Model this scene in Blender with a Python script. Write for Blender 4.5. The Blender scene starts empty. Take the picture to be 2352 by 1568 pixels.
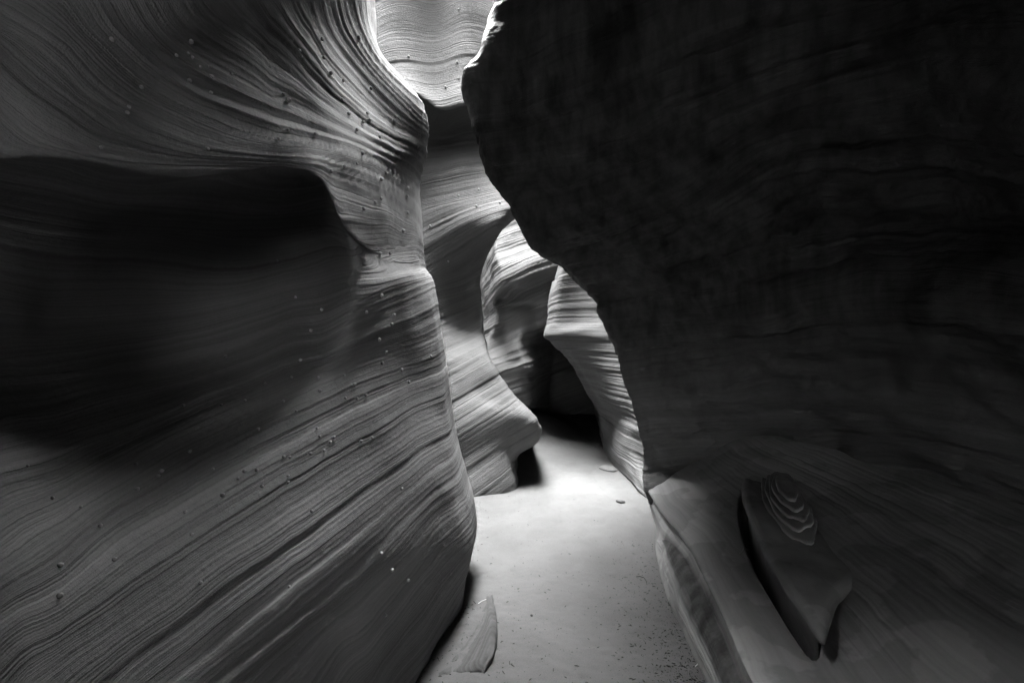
import bpy, math, random
import numpy as np

# ------------------------------------------------------------------ camera
scene = bpy.context.scene
CAM_Z = 1.6
cam_data = bpy.data.cameras.new("camera")
cam_data.sensor_width = 36.0
cam_data.lens = 16.0
cam_data.clip_start = 0.02
cam_data.clip_end = 500.0
cam = bpy.data.objects.new("camera", cam_data)
cam.location = (0, 0, CAM_Z)
cam.rotation_euler = (math.radians(90), 0, 0)
scene.collection.objects.link(cam)
scene.camera = cam

# ------------------------------------------------------------------ sky, sun, exposure
SUN_EL, SUN_AZ = 70.0, -22.0          # azimuth from +Y towards +X
world = bpy.data.worlds.new("World")
scene.world = world
world.use_nodes = True
wn = world.node_tree
wn.nodes.clear()
w_out = wn.nodes.new("ShaderNodeOutputWorld")
w_bg = wn.nodes.new("ShaderNodeBackground")
w_sky = wn.nodes.new("ShaderNodeTexSky")
w_sky.sky_type = 'NISHITA'
w_sky.sun_disc = False
w_sky.sun_elevation = math.radians(SUN_EL)
w_sky.sun_rotation = math.radians(SUN_AZ)
w_bw = wn.nodes.new("ShaderNodeRGBToBW")      # the photograph is black and white
wn.links.new(w_sky.outputs[0], w_bw.inputs[0])
wn.links.new(w_bw.outputs[0], w_bg.inputs[0])
w_bg.inputs[1].default_value = 0.05
wn.links.new(w_bg.outputs[0], w_out.inputs[0])

sun_data = bpy.data.lights.new("sun", 'SUN')
sun_data.energy = 1.5
sun_data.angle = math.radians(58)
sun_data.color = (1, 1, 1)
sun = bpy.data.objects.new("sun", sun_data)
_el, _az = math.radians(SUN_EL), math.radians(SUN_AZ)
from mathutils import Vector
_dir = Vector((math.cos(_el) * math.sin(_az), math.cos(_el) * math.cos(_az), math.sin(_el)))
sun.rotation_euler = _dir.to_track_quat('Z', 'Y').to_euler()
sun.location = (0, 6, 14)
scene.collection.objects.link(sun)

vs = scene.view_settings
vs.view_transform = 'Standard'
vs.look = 'None'
vs.gamma = 1.0
vs.exposure = 6.55
scene.render.engine = 'CYCLES'
scene.cycles.use_denoising = True
scene.cycles.denoising_input_passes = 'RGB_ALBEDO_NORMAL'
scene.cycles.max_bounces = 4
scene.cycles.diffuse_bounces = 1
scene.cycles.glossy_bounces = 1
scene.cycles.sample_clamp_indirect = 3.0

# ------------------------------------------------------------------ helpers
K = 1045.33


def W(px, py, d):
    return ((px - 1176.0) / K * d, d, CAM_Z + (784.0 - py) / K * d)


def pts(rows):
    """rows of control points: (px, py, d) sightings or ('w', x, y, z) positions in metres"""
    out = []
    for r in rows:
        out.append([p[1:] if p[0] == 'w' else W(*p) for p in r])
    return np.array(out, float)


_rng = np.random.RandomState(7)
_perm = np.concatenate([_rng.permutation(256)] * 2)
_grad = _rng.normal(size=(256, 3))
_grad /= np.linalg.norm(_grad, axis=1)[:, None]


def noise3(p):
    p = np.asarray(p, float)
    sh = p.shape[:-1]
    p = p.reshape(-1, 3)
    i = np.floor(p).astype(int)
    f = p - i
    u = f * f * f * (f * (f * 6 - 15) + 10)
    i &= 255
    res = 0
    for dx in (0, 1):
        for dy in (0, 1):
            for dz in (0, 1):
                h = _perm[_perm[_perm[(i[:, 0] + dx) & 255] + ((i[:, 1] + dy) & 255)] + ((i[:, 2] + dz) & 255)]
                g = _grad[h]
                dot = g[:, 0] * (f[:, 0] - dx) + g[:, 1] * (f[:, 1] - dy) + g[:, 2] * (f[:, 2] - dz)
                wx = u[:, 0] if dx else 1 - u[:, 0]
                wy = u[:, 1] if dy else 1 - u[:, 1]
                wz = u[:, 2] if dz else 1 - u[:, 2]
                res = res + dot * wx * wy * wz
    return res.reshape(sh)


def fbm(p, octaves=3, gain=0.5):
    a, r = 1.0, 0
    p = np.asarray(p, float)
    for k in range(octaves):
        r = r + a * noise3(p + 17.3 * k)
        p = p * 2.03
        a *= gain
    return r


def catmull(P, t):
    """P (n, m, 3) interpolated along axis 0 at parameters t in [0, n-1]"""
    n = P.shape[0]
    i = np.clip(np.floor(t).astype(int), 0, n - 2)
    f = (t - i)[:, None, None]
    p1, p2 = P[i], P[i + 1]
    p0 = np.where((i > 0)[:, None, None], P[np.maximum(i - 1, 0)], 2 * p1 - p2)
    p3 = np.where((i < n - 2)[:, None, None], P[np.minimum(i + 2, n - 1)], 2 * p2 - p1)
    # finite tangents, limited so that tight creases do not overshoot
    m1 = 0.5 * (p2 - p0)
    m2 = 0.5 * (p3 - p1)
    L = np.linalg.norm(p2 - p1, axis=2, keepdims=True)
    for m in (m1, m2):
        lm = np.linalg.norm(m, axis=2, keepdims=True) + 1e-9
        m *= np.minimum(1, 1.5 * L / lm)
    f2, f3 = f * f, f * f * f
    return (2 * f3 - 3 * f2 + 1) * p1 + (f3 - 2 * f2 + f) * m1 + (-2 * f3 + 3 * f2) * p2 + (f3 - f2) * m2


def span_params(P, n):
    """n parameters along axis 0, dense where the span is long as seen from the camera"""
    seg = np.linalg.norm(np.diff(P, axis=0), axis=2)
    mid = 0.5 * (P[1:] + P[:-1])
    dist = np.linalg.norm(mid - np.array([0, 0, CAM_Z]), axis=2)
    wgt = (seg / np.maximum(dist, 0.8))
    behind = mid[:, :, 1] < 0.3
    wgt = np.where(behind, wgt * 0.25, wgt).mean(axis=1) + 1e-3
    cum = np.concatenate([[0], np.cumsum(wgt)])
    return np.interp(np.linspace(0, cum[-1], n), cum, np.arange(len(cum)))


def layer_table(seed, scales, smooth=0.003):
    """weathered bed profile along the strata coordinate"""
    rng = np.random.RandomState(seed)
    s = np.arange(-8, 16, 0.001)
    tot = np.zeros_like(s)
    for thick, amp in scales:
        edges = [-8.0]
        while edges[-1] < 16:
            edges.append(edges[-1] + thick * (0.35 + 1.3 * rng.rand()))
        edges = np.array(edges)
        lev = rng.rand(len(edges)) * 2 - 1
        tilt = rng.rand(len(edges)) * 2 - 1
        k = np.searchsorted(edges, s, side='right') - 1
        k = np.clip(k, 0, len(edges) - 2)
        f = (s - edges[k]) / (edges[k + 1] - edges[k])
        bulge = np.sqrt(np.clip(1 - (2 * f - 1) ** 2, 0, 1)) - 0.6
        tot += amp * (0.6 * lev[k] + 0.5 * tilt[k] * (f - .5) + 0.55 * bulge)
    w = max(1, int(smooth / 0.001))
    ker = np.hanning(2 * w + 3)
    ker /= ker.sum()
    return s, np.convolve(tot, ker, mode='same')


def rbf_fit(uv, val, lam=1e-4):
    n = len(uv)
    r = np.linalg.norm(uv[:, None] - uv[None], axis=2)
    A = r ** 2 * np.log(r + 1e-9)
    Pm = np.concatenate([np.ones((n, 1)), uv], axis=1)
    M = np.zeros((n + 3, n + 3))
    M[:n, :n] = A + lam * np.eye(n)
    M[:n, n:] = Pm
    M[n:, :n] = Pm.T
    c = np.linalg.solve(M, np.concatenate([val, np.zeros(3)]))
    return uv, c


def rbf_eval(fit, q):
    uv, c = fit
    n = len(uv)
    out = np.empty(len(q))
    for a in range(0, len(q), 20000):
        b = q[a:a + 20000]
        r = np.linalg.norm(b[:, None] - uv[None], axis=2)
        out[a:a + 20000] = (r ** 2 * np.log(r + 1e-9)) @ c[:n] + c[n] + b @ c[n + 1:]
    return out


def grid_mesh(name, G, attrs=None, smooth=True, closed_u=False):
    nv, nu = G.shape[:2]
    idx = np.arange(nv * nu).reshape(nv, nu)
    a, b, c, d = idx[:-1, :-1], idx[:-1, 1:], idx[1:, 1:], idx[1:, :-1]
    if closed_u:
        idx2 = np.concatenate([idx, idx[:, :1]], axis=1)
        a, b, c, d = idx2[:-1, :-1], idx2[:-1, 1:], idx2[1:, 1:], idx2[1:, :-1]
    F = np.stack([a, b, c, d], axis=-1).reshape(-1, 4)
    me = bpy.data.meshes.new(name)
    me.vertices.add(nv * nu)
    me.vertices.foreach_set("co", G.reshape(-1).astype(np.float32))
    me.loops.add(F.size)
    me.loops.foreach_set("vertex_index", F.reshape(-1).astype(np.int32))
    me.polygons.add(len(F))
    me.polygons.foreach_set("loop_start", (np.arange(len(F)) * 4).astype(np.int32))
    me.polygons.foreach_set("use_smooth", np.full(len(F), smooth))
    me.update(calc_edges=True)
    for k, v in (attrs or {}).items():
        at = me.attributes.new(k, 'FLOAT', 'POINT')
        at.data.foreach_set("value", v.reshape(-1).astype(np.float32))
    return me


def link(name, me, mat, parent=None):
    o = bpy.data.objects.new(name, me)
    scene.collection.objects.link(o)
    if mat and not me.materials:
        me.materials.append(mat)
    if parent:
        o.parent = parent
    return o


def tag(o, label, cat, group=None, kind=None):
    o["label"] = label
    o["category"] = cat
    if group:
        o["group"] = group
    if kind:
        o["kind"] = kind
    return o


def normals(G):
    du = np.gradient(G, axis=1)
    dv = np.gradient(G, axis=0)
    n = np.cross(du, dv)
    return n / (np.linalg.norm(n, axis=2, keepdims=True) + 1e-12)


def project(G):
    d = np.maximum(G[..., 1], 0.05)
    return np.stack([1176 + G[..., 0] / d * K, 784 - (G[..., 2] - CAM_Z) / d * K], axis=-1)


class Patch:
    """a rock face: spline sheet through control points, bedded and weathered along its strata"""

    def __init__(self, rows, nu, nv, flip=-1):
        P = pts(rows)
        tv = span_params(P, nv)
        tu = span_params(P.transpose(1, 0, 2), nu)
        G = catmull(P, tv)
        G = catmull(G.transpose(1, 0, 2), tu).transpose(1, 0, 2)
        self.G, self.N, self.flip = G, normals(G) * flip, flip
        self.nu, self.nv = nu, nv

    def strata_world(self, ax=0.0, ay=0.0, warp=0.05, wl=1.2):
        G = self.G
        self.S = G[..., 2] + ax * G[..., 0] + ay * G[..., 1] + warp * noise3(G / wl)

    def strata_traced(self, lines, lam=1e-3):
        uvp = project(self.G)
        vis = (self.G[..., 1] > 0.3) & ((self.N * (np.array([0, 0, CAM_Z]) - self.G)).sum(-1) > 0)
        uu = np.linspace(0, 1, self.nu)
        vv = np.linspace(0, self.nv / self.nu, self.nv)
        sub = uvp[::4, ::4]
        ok = vis[::4, ::4]
        q, val = [], []
        for s, ln in lines:
            ln = np.array(ln, float)
            seg = np.linalg.norm(np.diff(ln, axis=0), axis=1)
            cum = np.concatenate([[0], np.cumsum(seg)])
            m = max(3, int(cum[-1] / 55))
            t = np.linspace(0, 1, m)
            deg = min(4 if len(ln) > 6 else 2, len(ln) - 1)
            fx, fy = np.polyfit(cum / cum[-1], ln[:, 0], deg), np.polyfit(cum / cum[-1], ln[:, 1], deg)
            for x, y in zip(np.polyval(fx, t), np.polyval(fy, t)):
                dd = np.where(ok, (sub[..., 0] - x) ** 2 + (sub[..., 1] - y) ** 2, 1e12)
                k = np.unravel_index(dd.argmin(), dd.shape)
                if dd[k] < 40 ** 2:
                    q.append((uu[k[1] * 4], vv[k[0] * 4]))
                    val.append(s)
        fit = rbf_fit(np.array(q), np.array(val), lam)
        cu, cv = np.linspace(0, 1, 120), np.linspace(0, vv[-1], 160)
        C = rbf_eval(fit, np.stack(np.meshgrid(cu, cv), axis=-1).reshape(-1, 2)).reshape(160, 120)
        # bicubic-ish upsample through the same spline
        T = catmull(C[..., None], np.linspace(0, 159, self.nv))
        T = catmull(T.transpose(1, 0, 2), np.linspace(0, 119, self.nu)).transpose(1, 0, 2)
        self.S = T[..., 0]

    def weather(self, seed, scales, broad=0.0, broad_wl=0.6, rough=0.0, rough_wl=0.06, smooth=0.003, amp_var=0.6, edge_jit=0.004, amp_map=None):
        s, t = layer_table(seed, scales, smooth)
        G = self.G
        S = self.S + edge_jit * fbm(G / 0.11 + 5, 3)
        amp = 1 - amp_var + 2 * amp_var * np.clip(0.5 + 1.1 * noise3(G / 0.5 + 31), 0, 1)
        D = np.interp(S, s, t) * amp
        if amp_map is not None:
            D = D * amp_map(self)
        if broad:
            D = D + broad * fbm(G / broad_wl + 3, 2)
        if rough:
            D = D + rough * fbm(G / rough_wl + 9, 4, 0.6)
        self.G = G + self.N * D[..., None]
        self.relief = D
        return self

    def build(self, name, mat, **attrs):
        G = self.G
        attrs["strata"] = self.S
        if self.flip < 0:
            me = grid_mesh(name, G[:, ::-1], {k: v[:, ::-1] for k, v in attrs.items()})
        else:
            me = grid_mesh(name, G, attrs)
        self.obj = link(name, me, mat)
        self.uvp = project(self.G)
        self.Nd = normals(self.G) * self.flip
        return self.obj

    def at_pixel(self, px, py):
        dd = (self.uvp[..., 0] - px) ** 2 + (self.uvp[..., 1] - py) ** 2
        dd = np.where((self.G[..., 1] > 0.3) & ((self.Nd * (np.array([0, 0, CAM_Z]) - self.G)).sum(-1) > 0), dd, 1e12)
        k = np.unravel_index(dd.argmin(), dd.shape)
        return self.G[k], self.Nd[k]


# ------------------------------------------------------------------ materials
def rock_material(name, base, band=0.25, speck=0.2, bump=0.6, fine=90.0, rough=0.85, spec=0.2, varnish=0.0, dark_col=0.03, bump_dist=0.004, patchy=0.0):
    m = bpy.data.materials.new(name)
    m.use_nodes = True
    nt = m.node_tree
    N, L = nt.nodes, nt.links
    b = N["Principled BSDF"]
    b.inputs["Roughness"].default_value = rough
    b.inputs["Specular IOR Level"].default_value = spec
    at = N.new("ShaderNodeAttribute")
    at.attribute_name = "strata"
    geo = N.new("ShaderNodeTexCoord")

    def mth(op, a, bb=None, c=None):
        n = N.new("ShaderNodeMath")
        n.operation = op
        for i, v in enumerate((a, bb, c)):
            if v is None:
                continue
            if isinstance(v, (int, float)):
                n.inputs[i].default_value = v
            else:
                L.new(v, n.inputs[i])
        return n.outputs[0]

    def n3(scale, detail=4, r=0.55, vec=None):
        n = N.new("ShaderNodeTexNoise")
        n.inputs["Scale"].default_value = scale
        n.inputs["Detail"].default_value = detail
        n.inputs["Roughness"].default_value = r
        L.new(vec or geo.outputs["Object"], n.inputs["Vector"])
        return n.outputs["Fac"]

    def n1(w, scale, detail=3):
        n = N.new("ShaderNodeTexNoise")
        n.noise_dimensions = '1D'
        n.inputs["Scale"].default_value = scale
        n.inputs["Detail"].default_value = detail
        n.inputs["Roughness"].default_value = 0.65
        L.new(w, n.inputs["W"])
        return n.outputs["Fac"]

    wob = mth('MULTIPLY_ADD', n3(5.0, 3), 0.009, at.outputs["Fac"])
    wob = mth('MULTIPLY_ADD', n3(45.0, 3), 0.004, wob)
    beds = n1(wob, 13.0, 5)
    thin = n1(wob, fine, 3)
    grain = n3(260.0, 3, 0.7)
    blot = n3(2.3, 5, 0.6)
    # colour: base * (1 + band*(beds-.5)*2 + speck*(grain-.5)*2 ...)
    c = mth('MULTIPLY_ADD', mth('SUBTRACT', beds, 0.5), band * 3.2, 1.0)
    c = mth('MULTIPLY_ADD', mth('SUBTRACT', thin, 0.5), band * 1.6, c)
    c = mth('MULTIPLY_ADD', mth('SUBTRACT', grain, 0.5), speck * 2.5, c)
    c = mth('MULTIPLY_ADD', mth('SUBTRACT', blot, 0.5), 0.5, c)
    c = mth('MAXIMUM', c, 0.15)
    c = mth('MULTIPLY', c, base)
    if patchy:
        pm = N.new("ShaderNodeMapRange")
        pm.inputs["From Min"].default_value = 0.485
        pm.inputs["From Max"].default_value = 0.515
        pm.inputs["To Min"].default_value = 1.0 - patchy
        pm.inputs["To Max"].default_value = 1.0
        L.new(n3(3.2, 5, 0.5), pm.inputs["Value"])
        c = mth('MULTIPLY', c, pm.outputs[0])
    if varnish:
        # dark tone of varnished wall and shelf side, in vertical streaks and blotches
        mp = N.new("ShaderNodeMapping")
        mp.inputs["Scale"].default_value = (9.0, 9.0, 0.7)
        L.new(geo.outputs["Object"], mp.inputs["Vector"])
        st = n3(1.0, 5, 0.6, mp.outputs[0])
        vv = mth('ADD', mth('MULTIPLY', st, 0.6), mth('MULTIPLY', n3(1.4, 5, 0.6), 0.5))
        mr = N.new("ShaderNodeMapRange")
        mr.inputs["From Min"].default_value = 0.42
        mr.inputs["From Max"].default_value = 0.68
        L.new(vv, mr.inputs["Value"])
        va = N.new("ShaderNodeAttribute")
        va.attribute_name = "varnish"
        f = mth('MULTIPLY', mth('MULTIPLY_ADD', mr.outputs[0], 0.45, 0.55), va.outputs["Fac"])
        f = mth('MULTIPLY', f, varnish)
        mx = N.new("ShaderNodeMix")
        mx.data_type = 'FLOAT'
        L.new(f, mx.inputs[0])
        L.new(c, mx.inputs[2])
        mx.inputs[3].default_value = dark_col
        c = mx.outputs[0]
    comb = N.new("ShaderNodeCombineColor")
    for i in range(3):
        L.new(c, comb.inputs[i])
    L.new(comb.outputs[0], b.inputs["Base Color"])
    h = mth('MULTIPLY', thin, 1.0)
    h = mth('MULTIPLY_ADD', grain, 0.35, h)
    h = mth('MULTIPLY_ADD', n3(60.0, 4, 0.6), 0.5, h)
    bp = N.new("ShaderNodeBump")
    bp.inputs["Strength"].default_value = bump
    bp.inputs["Distance"].default_value = bump_dist
    L.new(h, bp.inputs["Height"])
    L.new(bp.outputs[0], b.inputs["Normal"])
    return m


ROCK = rock_material("sandstone", 0.16, band=0.38, fine=150.0, bump=0.9)
ROCK_FAR = rock_material("sandstone_far", 0.11, band=0.24, fine=60.0, bump=0.9, bump_dist=0.012)
ROCK_DARK = rock_material("varnished_sandstone", 0.085, band=0.25, fine=40.0, rough=0.45, spec=0.11, varnish=0.97, dark_col=0.0045, bump=0.6, bump_dist=0.010)
SHELF = rock_material("shelf_sandstone", 0.24, band=0.15, speck=0.08, fine=30.0, patchy=0.2, varnish=0.96, dark_col=0.02)

# ------------------------------------------------------------------ near rock wall with the dark hollow
def cols(*p):
    return list(p)


A_rows = [
    # behind camera ..... px-150     px150       px420       px650        px800        px890       silhouette   wrap        behind
    [('w', -5.0, -3, 9.2), ('w', -5.0, -0.6, 9.2), ('w', -5.0, 0.6, 9.2), ('w', -5.0, 1.1, 9.2), ('w', -5.0, 1.7, 9.2), ('w', -5.0, 2.4, 9.2), ('w', -5.0, 3.2, 9.2), ('w', -4.9, 4.0, 9.2), ('w', -4.9, 4.8, 9.2), ('w', -5.2, 5.3, 9.2), ('w', -7, 5.5, 9.2)],
    [('w', -1.9, -3, 4.6), ('w', -1.9, -0.6, 4.6), (-240, -900, 1.25), (90, -800, 1.6), (370, -720, 1.7), (580, -640, 2.2), (690, -560, 2.2), (760, -480, 2.55), (830, -420, 2.95), ('w', -2.2, 5.2, 5.8), ('w', -5, 5.4, 5.8)],
    [('w', -1.5, -3, 3.2), ('w', -1.5, -0.6, 3.2), (-170, -330, 0.98), (140, -260, 1.22), (410, -250, 1.42), (600, -240, 1.9), (715, -230, 2.0), (785, -220, 2.4), (838, -220, 2.8), ('w', -1.75, 4.8, 4.6), ('w', -4.5, 5.2, 4.6)],
    [('w', -1.2, -3, 2.6), ('w', -1.2, -0.6, 2.6), (-160, -40, 0.86), (150, 0, 1.03), (420, 0, 1.29), (610, 0, 1.74), (715, 0, 2.1), (780, 0, 2.45), (842, 0, 2.85), ('w', -1.65, 4.7, 3.9), ('w', -4.5, 5.2, 3.9)],
    [('w', -1.08, -3, 2.35), ('w', -1.08, -0.6, 2.35), (-155, 90, 0.80), (150, 130, 0.95), (420, 130, 1.26), (620, 130, 1.72), (715, 115, 2.02), (790, 120, 2.4), (872, 115, 2.85), ('w', -1.5, 4.5, 3.6), ('w', -4.5, 5.2, 3.6)],
    [('w', -1.0, -3, 2.15), ('w', -1.0, -0.6, 2.15), (-150, 200, 0.76), (150, 250, 0.89), (420, 260, 1.18), (630, 250, 1.6), (755, 235, 1.98), (862, 245, 2.55), (962, 232, 3.0), ('w', -1.3, 4.5, 3.1), ('w', -4.5, 5.2, 3.1)],
    [('w', -0.96, -3, 2.03), ('w', -0.96, -0.6, 2.03), (-150, 290, 0.74), (150, 335, 0.86), (420, 360, 1.13), (650, 345, 1.54), (795, 330, 1.95), (900, 330, 2.58), (972, 318, 3.12), ('w', -1.2, 4.4, 2.8), ('w', -4.5, 5.2, 2.8)],
    [('w', -0.95, -3, 2.0), ('w', -0.95, -0.6, 2.0), (-150, 318, 0.74), (150, 352, 0.855), (420, 382, 1.12), (655, 371, 1.53), (785, 405, 1.83), (885, 400, 2.4), (955, 400, 3.15), ('w', -1.1, 4.4, 2.65), ('w', -4.5, 5.2, 2.65)],
    [('w', -0.96, -3, 1.97), ('w', -0.96, -0.6, 1.97), (-150, 345, 0.75), (150, 364, 0.86), (420, 398, 1.12), (655, 386, 1.54), (793, 515, 1.79), (880, 572, 2.33), (960, 555, 3.08), ('w', -1.0, 4.4, 2.4), ('w', -4.5, 5.2, 2.4)],
    [('w', -1.1, -3, 1.93), ('w', -1.1, -0.6, 1.93), (-150, 390, 0.80), (150, 398, 0.95), (420, 424, 1.34), (655, 408, 1.82), (797, 540, 1.9), (884, 592, 2.32), (963, 585, 3.08), ('w', -1.0, 4.4, 2.25), ('w', -4.5, 5.2, 2.25)],
    [('w', -1.3, -3, 1.84), ('w', -1.3, -0.6, 1.84), (-150, 500, 0.92), (150, 540, 1.2), (420, 540, 1.78), (650, 520, 2.36), (805, 580, 1.98), (888, 608, 2.31), (965, 602, 3.07), ('w', -0.98, 4.4, 2.15), ('w', -4.5, 5.2, 2.15)],
    [('w', -1.32, -3, 1.65), ('w', -1.32, -0.6, 1.65), (-150, 645, 0.96), (150, 700, 1.3), (420, 690, 1.9), (650, 635, 2.38), (812, 620, 2.0), (895, 626, 2.29), (967, 615, 3.06), ('w', -0.95, 4.4, 2.0), ('w', -4.5, 5.2, 2.0)],
    [('w', -1.2, -3, 1.5), ('w', -1.2, -0.6, 1.5), (-150, 815, 0.88), (150, 850, 1.16), (420, 830, 1.7), (650, 745, 2.02), (818, 700, 1.93), (905, 655, 2.27), (986, 650, 3.02), ('w', -0.9, 4.4, 1.75), ('w', -4.5, 5.2, 1.75)],
    [('w', -1.0, -3, 1.3), ('w', -1.0, -0.6, 1.3), (-150, 1010, 0.68), (150, 1030, 0.92), (420, 985, 1.27), (650, 910, 1.56), (830, 850, 1.92), (920, 845, 2.33), (1018, 850, 3.06), ('w', -0.85, 4.4, 1.35), ('w', -4.5, 5.2, 1.35)],
    [('w', -0.86, -3, 1.05), ('w', -0.86, -0.6, 1.05), (-150, 1280, 0.54), (150, 1260, 0.74), (420, 1220, 0.99), (660, 1150, 1.33), (850, 1060, 1.8), (950, 1030, 2.28), (1045, 1020, 3.06), ('w', -0.75, 4.4, 0.9), ('w', -4.5, 5.2, 0.9)],
    [('w', -0.7, -3, 0.72), ('w', -0.7, -0.6, 0.72), (-150, 1700, 0.47), (150, 1600, 0.66), (440, 1520, 0.92), (690, 1400, 1.27), (880, 1280, 1.77), (990, 1240, 2.3), (1088, 1215, 3.0), ('w', -0.6, 4.4, 0.4), ('w', -4.5, 5.2, 0.4)],
    [('w', -0.62, -3, 0.3), ('w', -0.62, -0.6, 0.3), ('w', -0.56, 0.4, 0.36), ('w', -0.57, 0.7, 0.36), ('w', -0.58, 1.05, 0.36), (785, 1590, 1.56), (920, 1500, 1.98), (1010, 1405, 2.45), (1068, 1345, 2.85), ('w', -0.6, 4.2, 0.15), ('w', -4.5, 5.2, 0.15)],
    [('w', -0.66, -3, -0.3), ('w', -0.66, -0.6, -0.3), ('w', -0.6, 0.4, -0.3), ('w', -0.62, 0.7, -0.3), ('w', -0.6, 1.05, -0.3), ('w', -0.57, 1.6, -0.3), ('w', -0.47, 2.02, -0.3), ('w', -0.38, 2.45, -0.3), ('w', -0.31, 2.8, -0.3), ('w', -0.7, 4.2, -0.3), ('w', -4.5, 5.2, -0.3)],
]

_mid = {7: (725, 384, 1.65), 8: (737, 412, 1.66), 9: (740, 440, 1.86), 10: (742, 530, 2.34), 11: (745, 620, 2.34), 12: (740, 742, 1.98)}
for _k, _r in enumerate(A_rows):
    _p, _q = pts([[_r[5], _r[6]]])[0]
    if _k >= 2:
        _n = pts([[_r[8]]])[0, 0]
        _r[9] = ('w', _n[0] - 0.16, _n[1] + 0.42, _n[2] + 0.02)
    _r.insert(6, _mid.get(_k) or ('w', *((_p + _q) / 2)))

hp = lambda l: [(a / 2.0, b / 2.0) for a, b in l]
lp = lambda l: [(a / 2.0, 784.5 + b / 2.0) for a, b in l]
A_lines = [
    (0.22, [(920, 1590), (985, 1500), (1040, 1420), (1075, 1330)]),
    (0.34, [(870, 1590), (930, 1500), (990, 1420), (1040, 1350), (1082, 1275)]),
    (0.44, [(815, 1590), (880, 1500), (950, 1410), (1020, 1325), (1086, 1240)]),
    (0.53, [(740, 1590), (800, 1520), (880, 1430), (960, 1340), (1085, 1195)]),
    (0.62, [(545, 1580), (640, 1500), (760, 1400), (860, 1310), (951, 1223), (1072, 1100)]),
    (0.70, [(420, 1580), (560, 1470), (720, 1345), (864, 1223), (1056, 1052)]),
    (0.79, [(290, 1580), (450, 1455), (620, 1325), (756, 1223), (894, 1121), (1042, 1012)]),
    (0.88, [(160, 1560), (330, 1430), (480, 1322), (624, 1223), (834, 1085), (1032, 965)]),
    (0.96, [(0, 1560), (200, 1420), (400, 1285), (564, 1184), (768, 1052), (1018, 909)]),
    (1.08, [(0, 1400), (250, 1240), (450, 1105), (564, 1032), (744, 945), (1011, 843)]),
    (1.20, [(0, 1230), (250, 1100), (450, 985), (620, 900), (800, 825), (1000, 765)]),
    (1.33, [(0, 1060), (300, 965), (564, 873), (825, 765), (985, 700)]),
    (1.46, [(0, 900), (300, 860), (600, 775), (850, 690), (980, 655)]),
    (1.60, [(500, 715), (725, 650), (875, 630), (970, 622)]),
    (1.76, [(550, 600), (700, 575), (850, 560), (955, 555)]),
    (1.95, hp([(200, 690), (400, 735), (760, 797), (1000, 790), (1300, 775), (1440, 790), (1580, 900), (1750, 985), (1890, 1000)])),
    (2.03, hp([(0, 200), (200, 380), (400, 560), (650, 680), (950, 740), (1250, 720), (1450, 720), (1600, 800), (1750, 900), (1890, 940)])),
    (2.10, hp([(0, 50), (250, 200), (480, 420), (700, 580), (1000, 690), (1300, 690), (1500, 670), (1650, 770), (1800, 860), (1895, 890)])),
    (2.18, hp([(200, 0), (500, 250), (700, 430), (950, 570), (1200, 640), (1500, 640), (1620, 720), (1750, 810), (1900, 850)])),
    (2.26, hp([(430, 0), (600, 250), (800, 420), (1100, 560), (1400, 600), (1550, 625), (1700, 740), (1900, 810)])),
    (2.36, hp([(700, 0), (850, 190), (1050, 340), (1350, 470), (1500, 540), (1650, 660), (1850, 750), (1920, 775)])),
    (2.48, hp([(1000, 0), (1150, 150), (1350, 290), (1550, 490), (1700, 620), (1920, 710)])),
    (2.62, hp([(1250, 0), (1380, 150), (1550, 350), (1700, 530), (1850, 630), (1935, 660)])),
    (2.80, hp([(1450, 0), (1600, 200), (1750, 400), (1850, 520), (1940, 590)])),
    (3.00, hp([(1620, 0), (1680, 200), (1760, 340), (1900, 450)])),
]
A = Patch(A_rows, 560, 1000)
A.strata_traced(A_lines, 1.5e-3)
A.weather(3, [(0.16, 0.0032), (0.045, 0.0026), (0.016, 0.0034), (0.007, 0.0017)], edge_jit=0.0018, smooth=0.0015, broad=0.02, broad_wl=0.5, rough=0.0012, rough_wl=0.03,
          amp_map=lambda p: (1 + 0.75 * np.clip((p.S - 1.97) / 0.05, 0, 1)) * (1 - 0.45 * np.clip((project(p.G)[..., 0] - 860) / 90, 0, 1) * np.clip((1.0 * project(p.G)[..., 1] - 380) / 60, 0, 1)))
A.build("rock_wall", ROCK)
tag(A.obj, "pale layered sandstone wall with a deep black hollow, on the left beside the sand", "rock wall", kind="thing")

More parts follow.
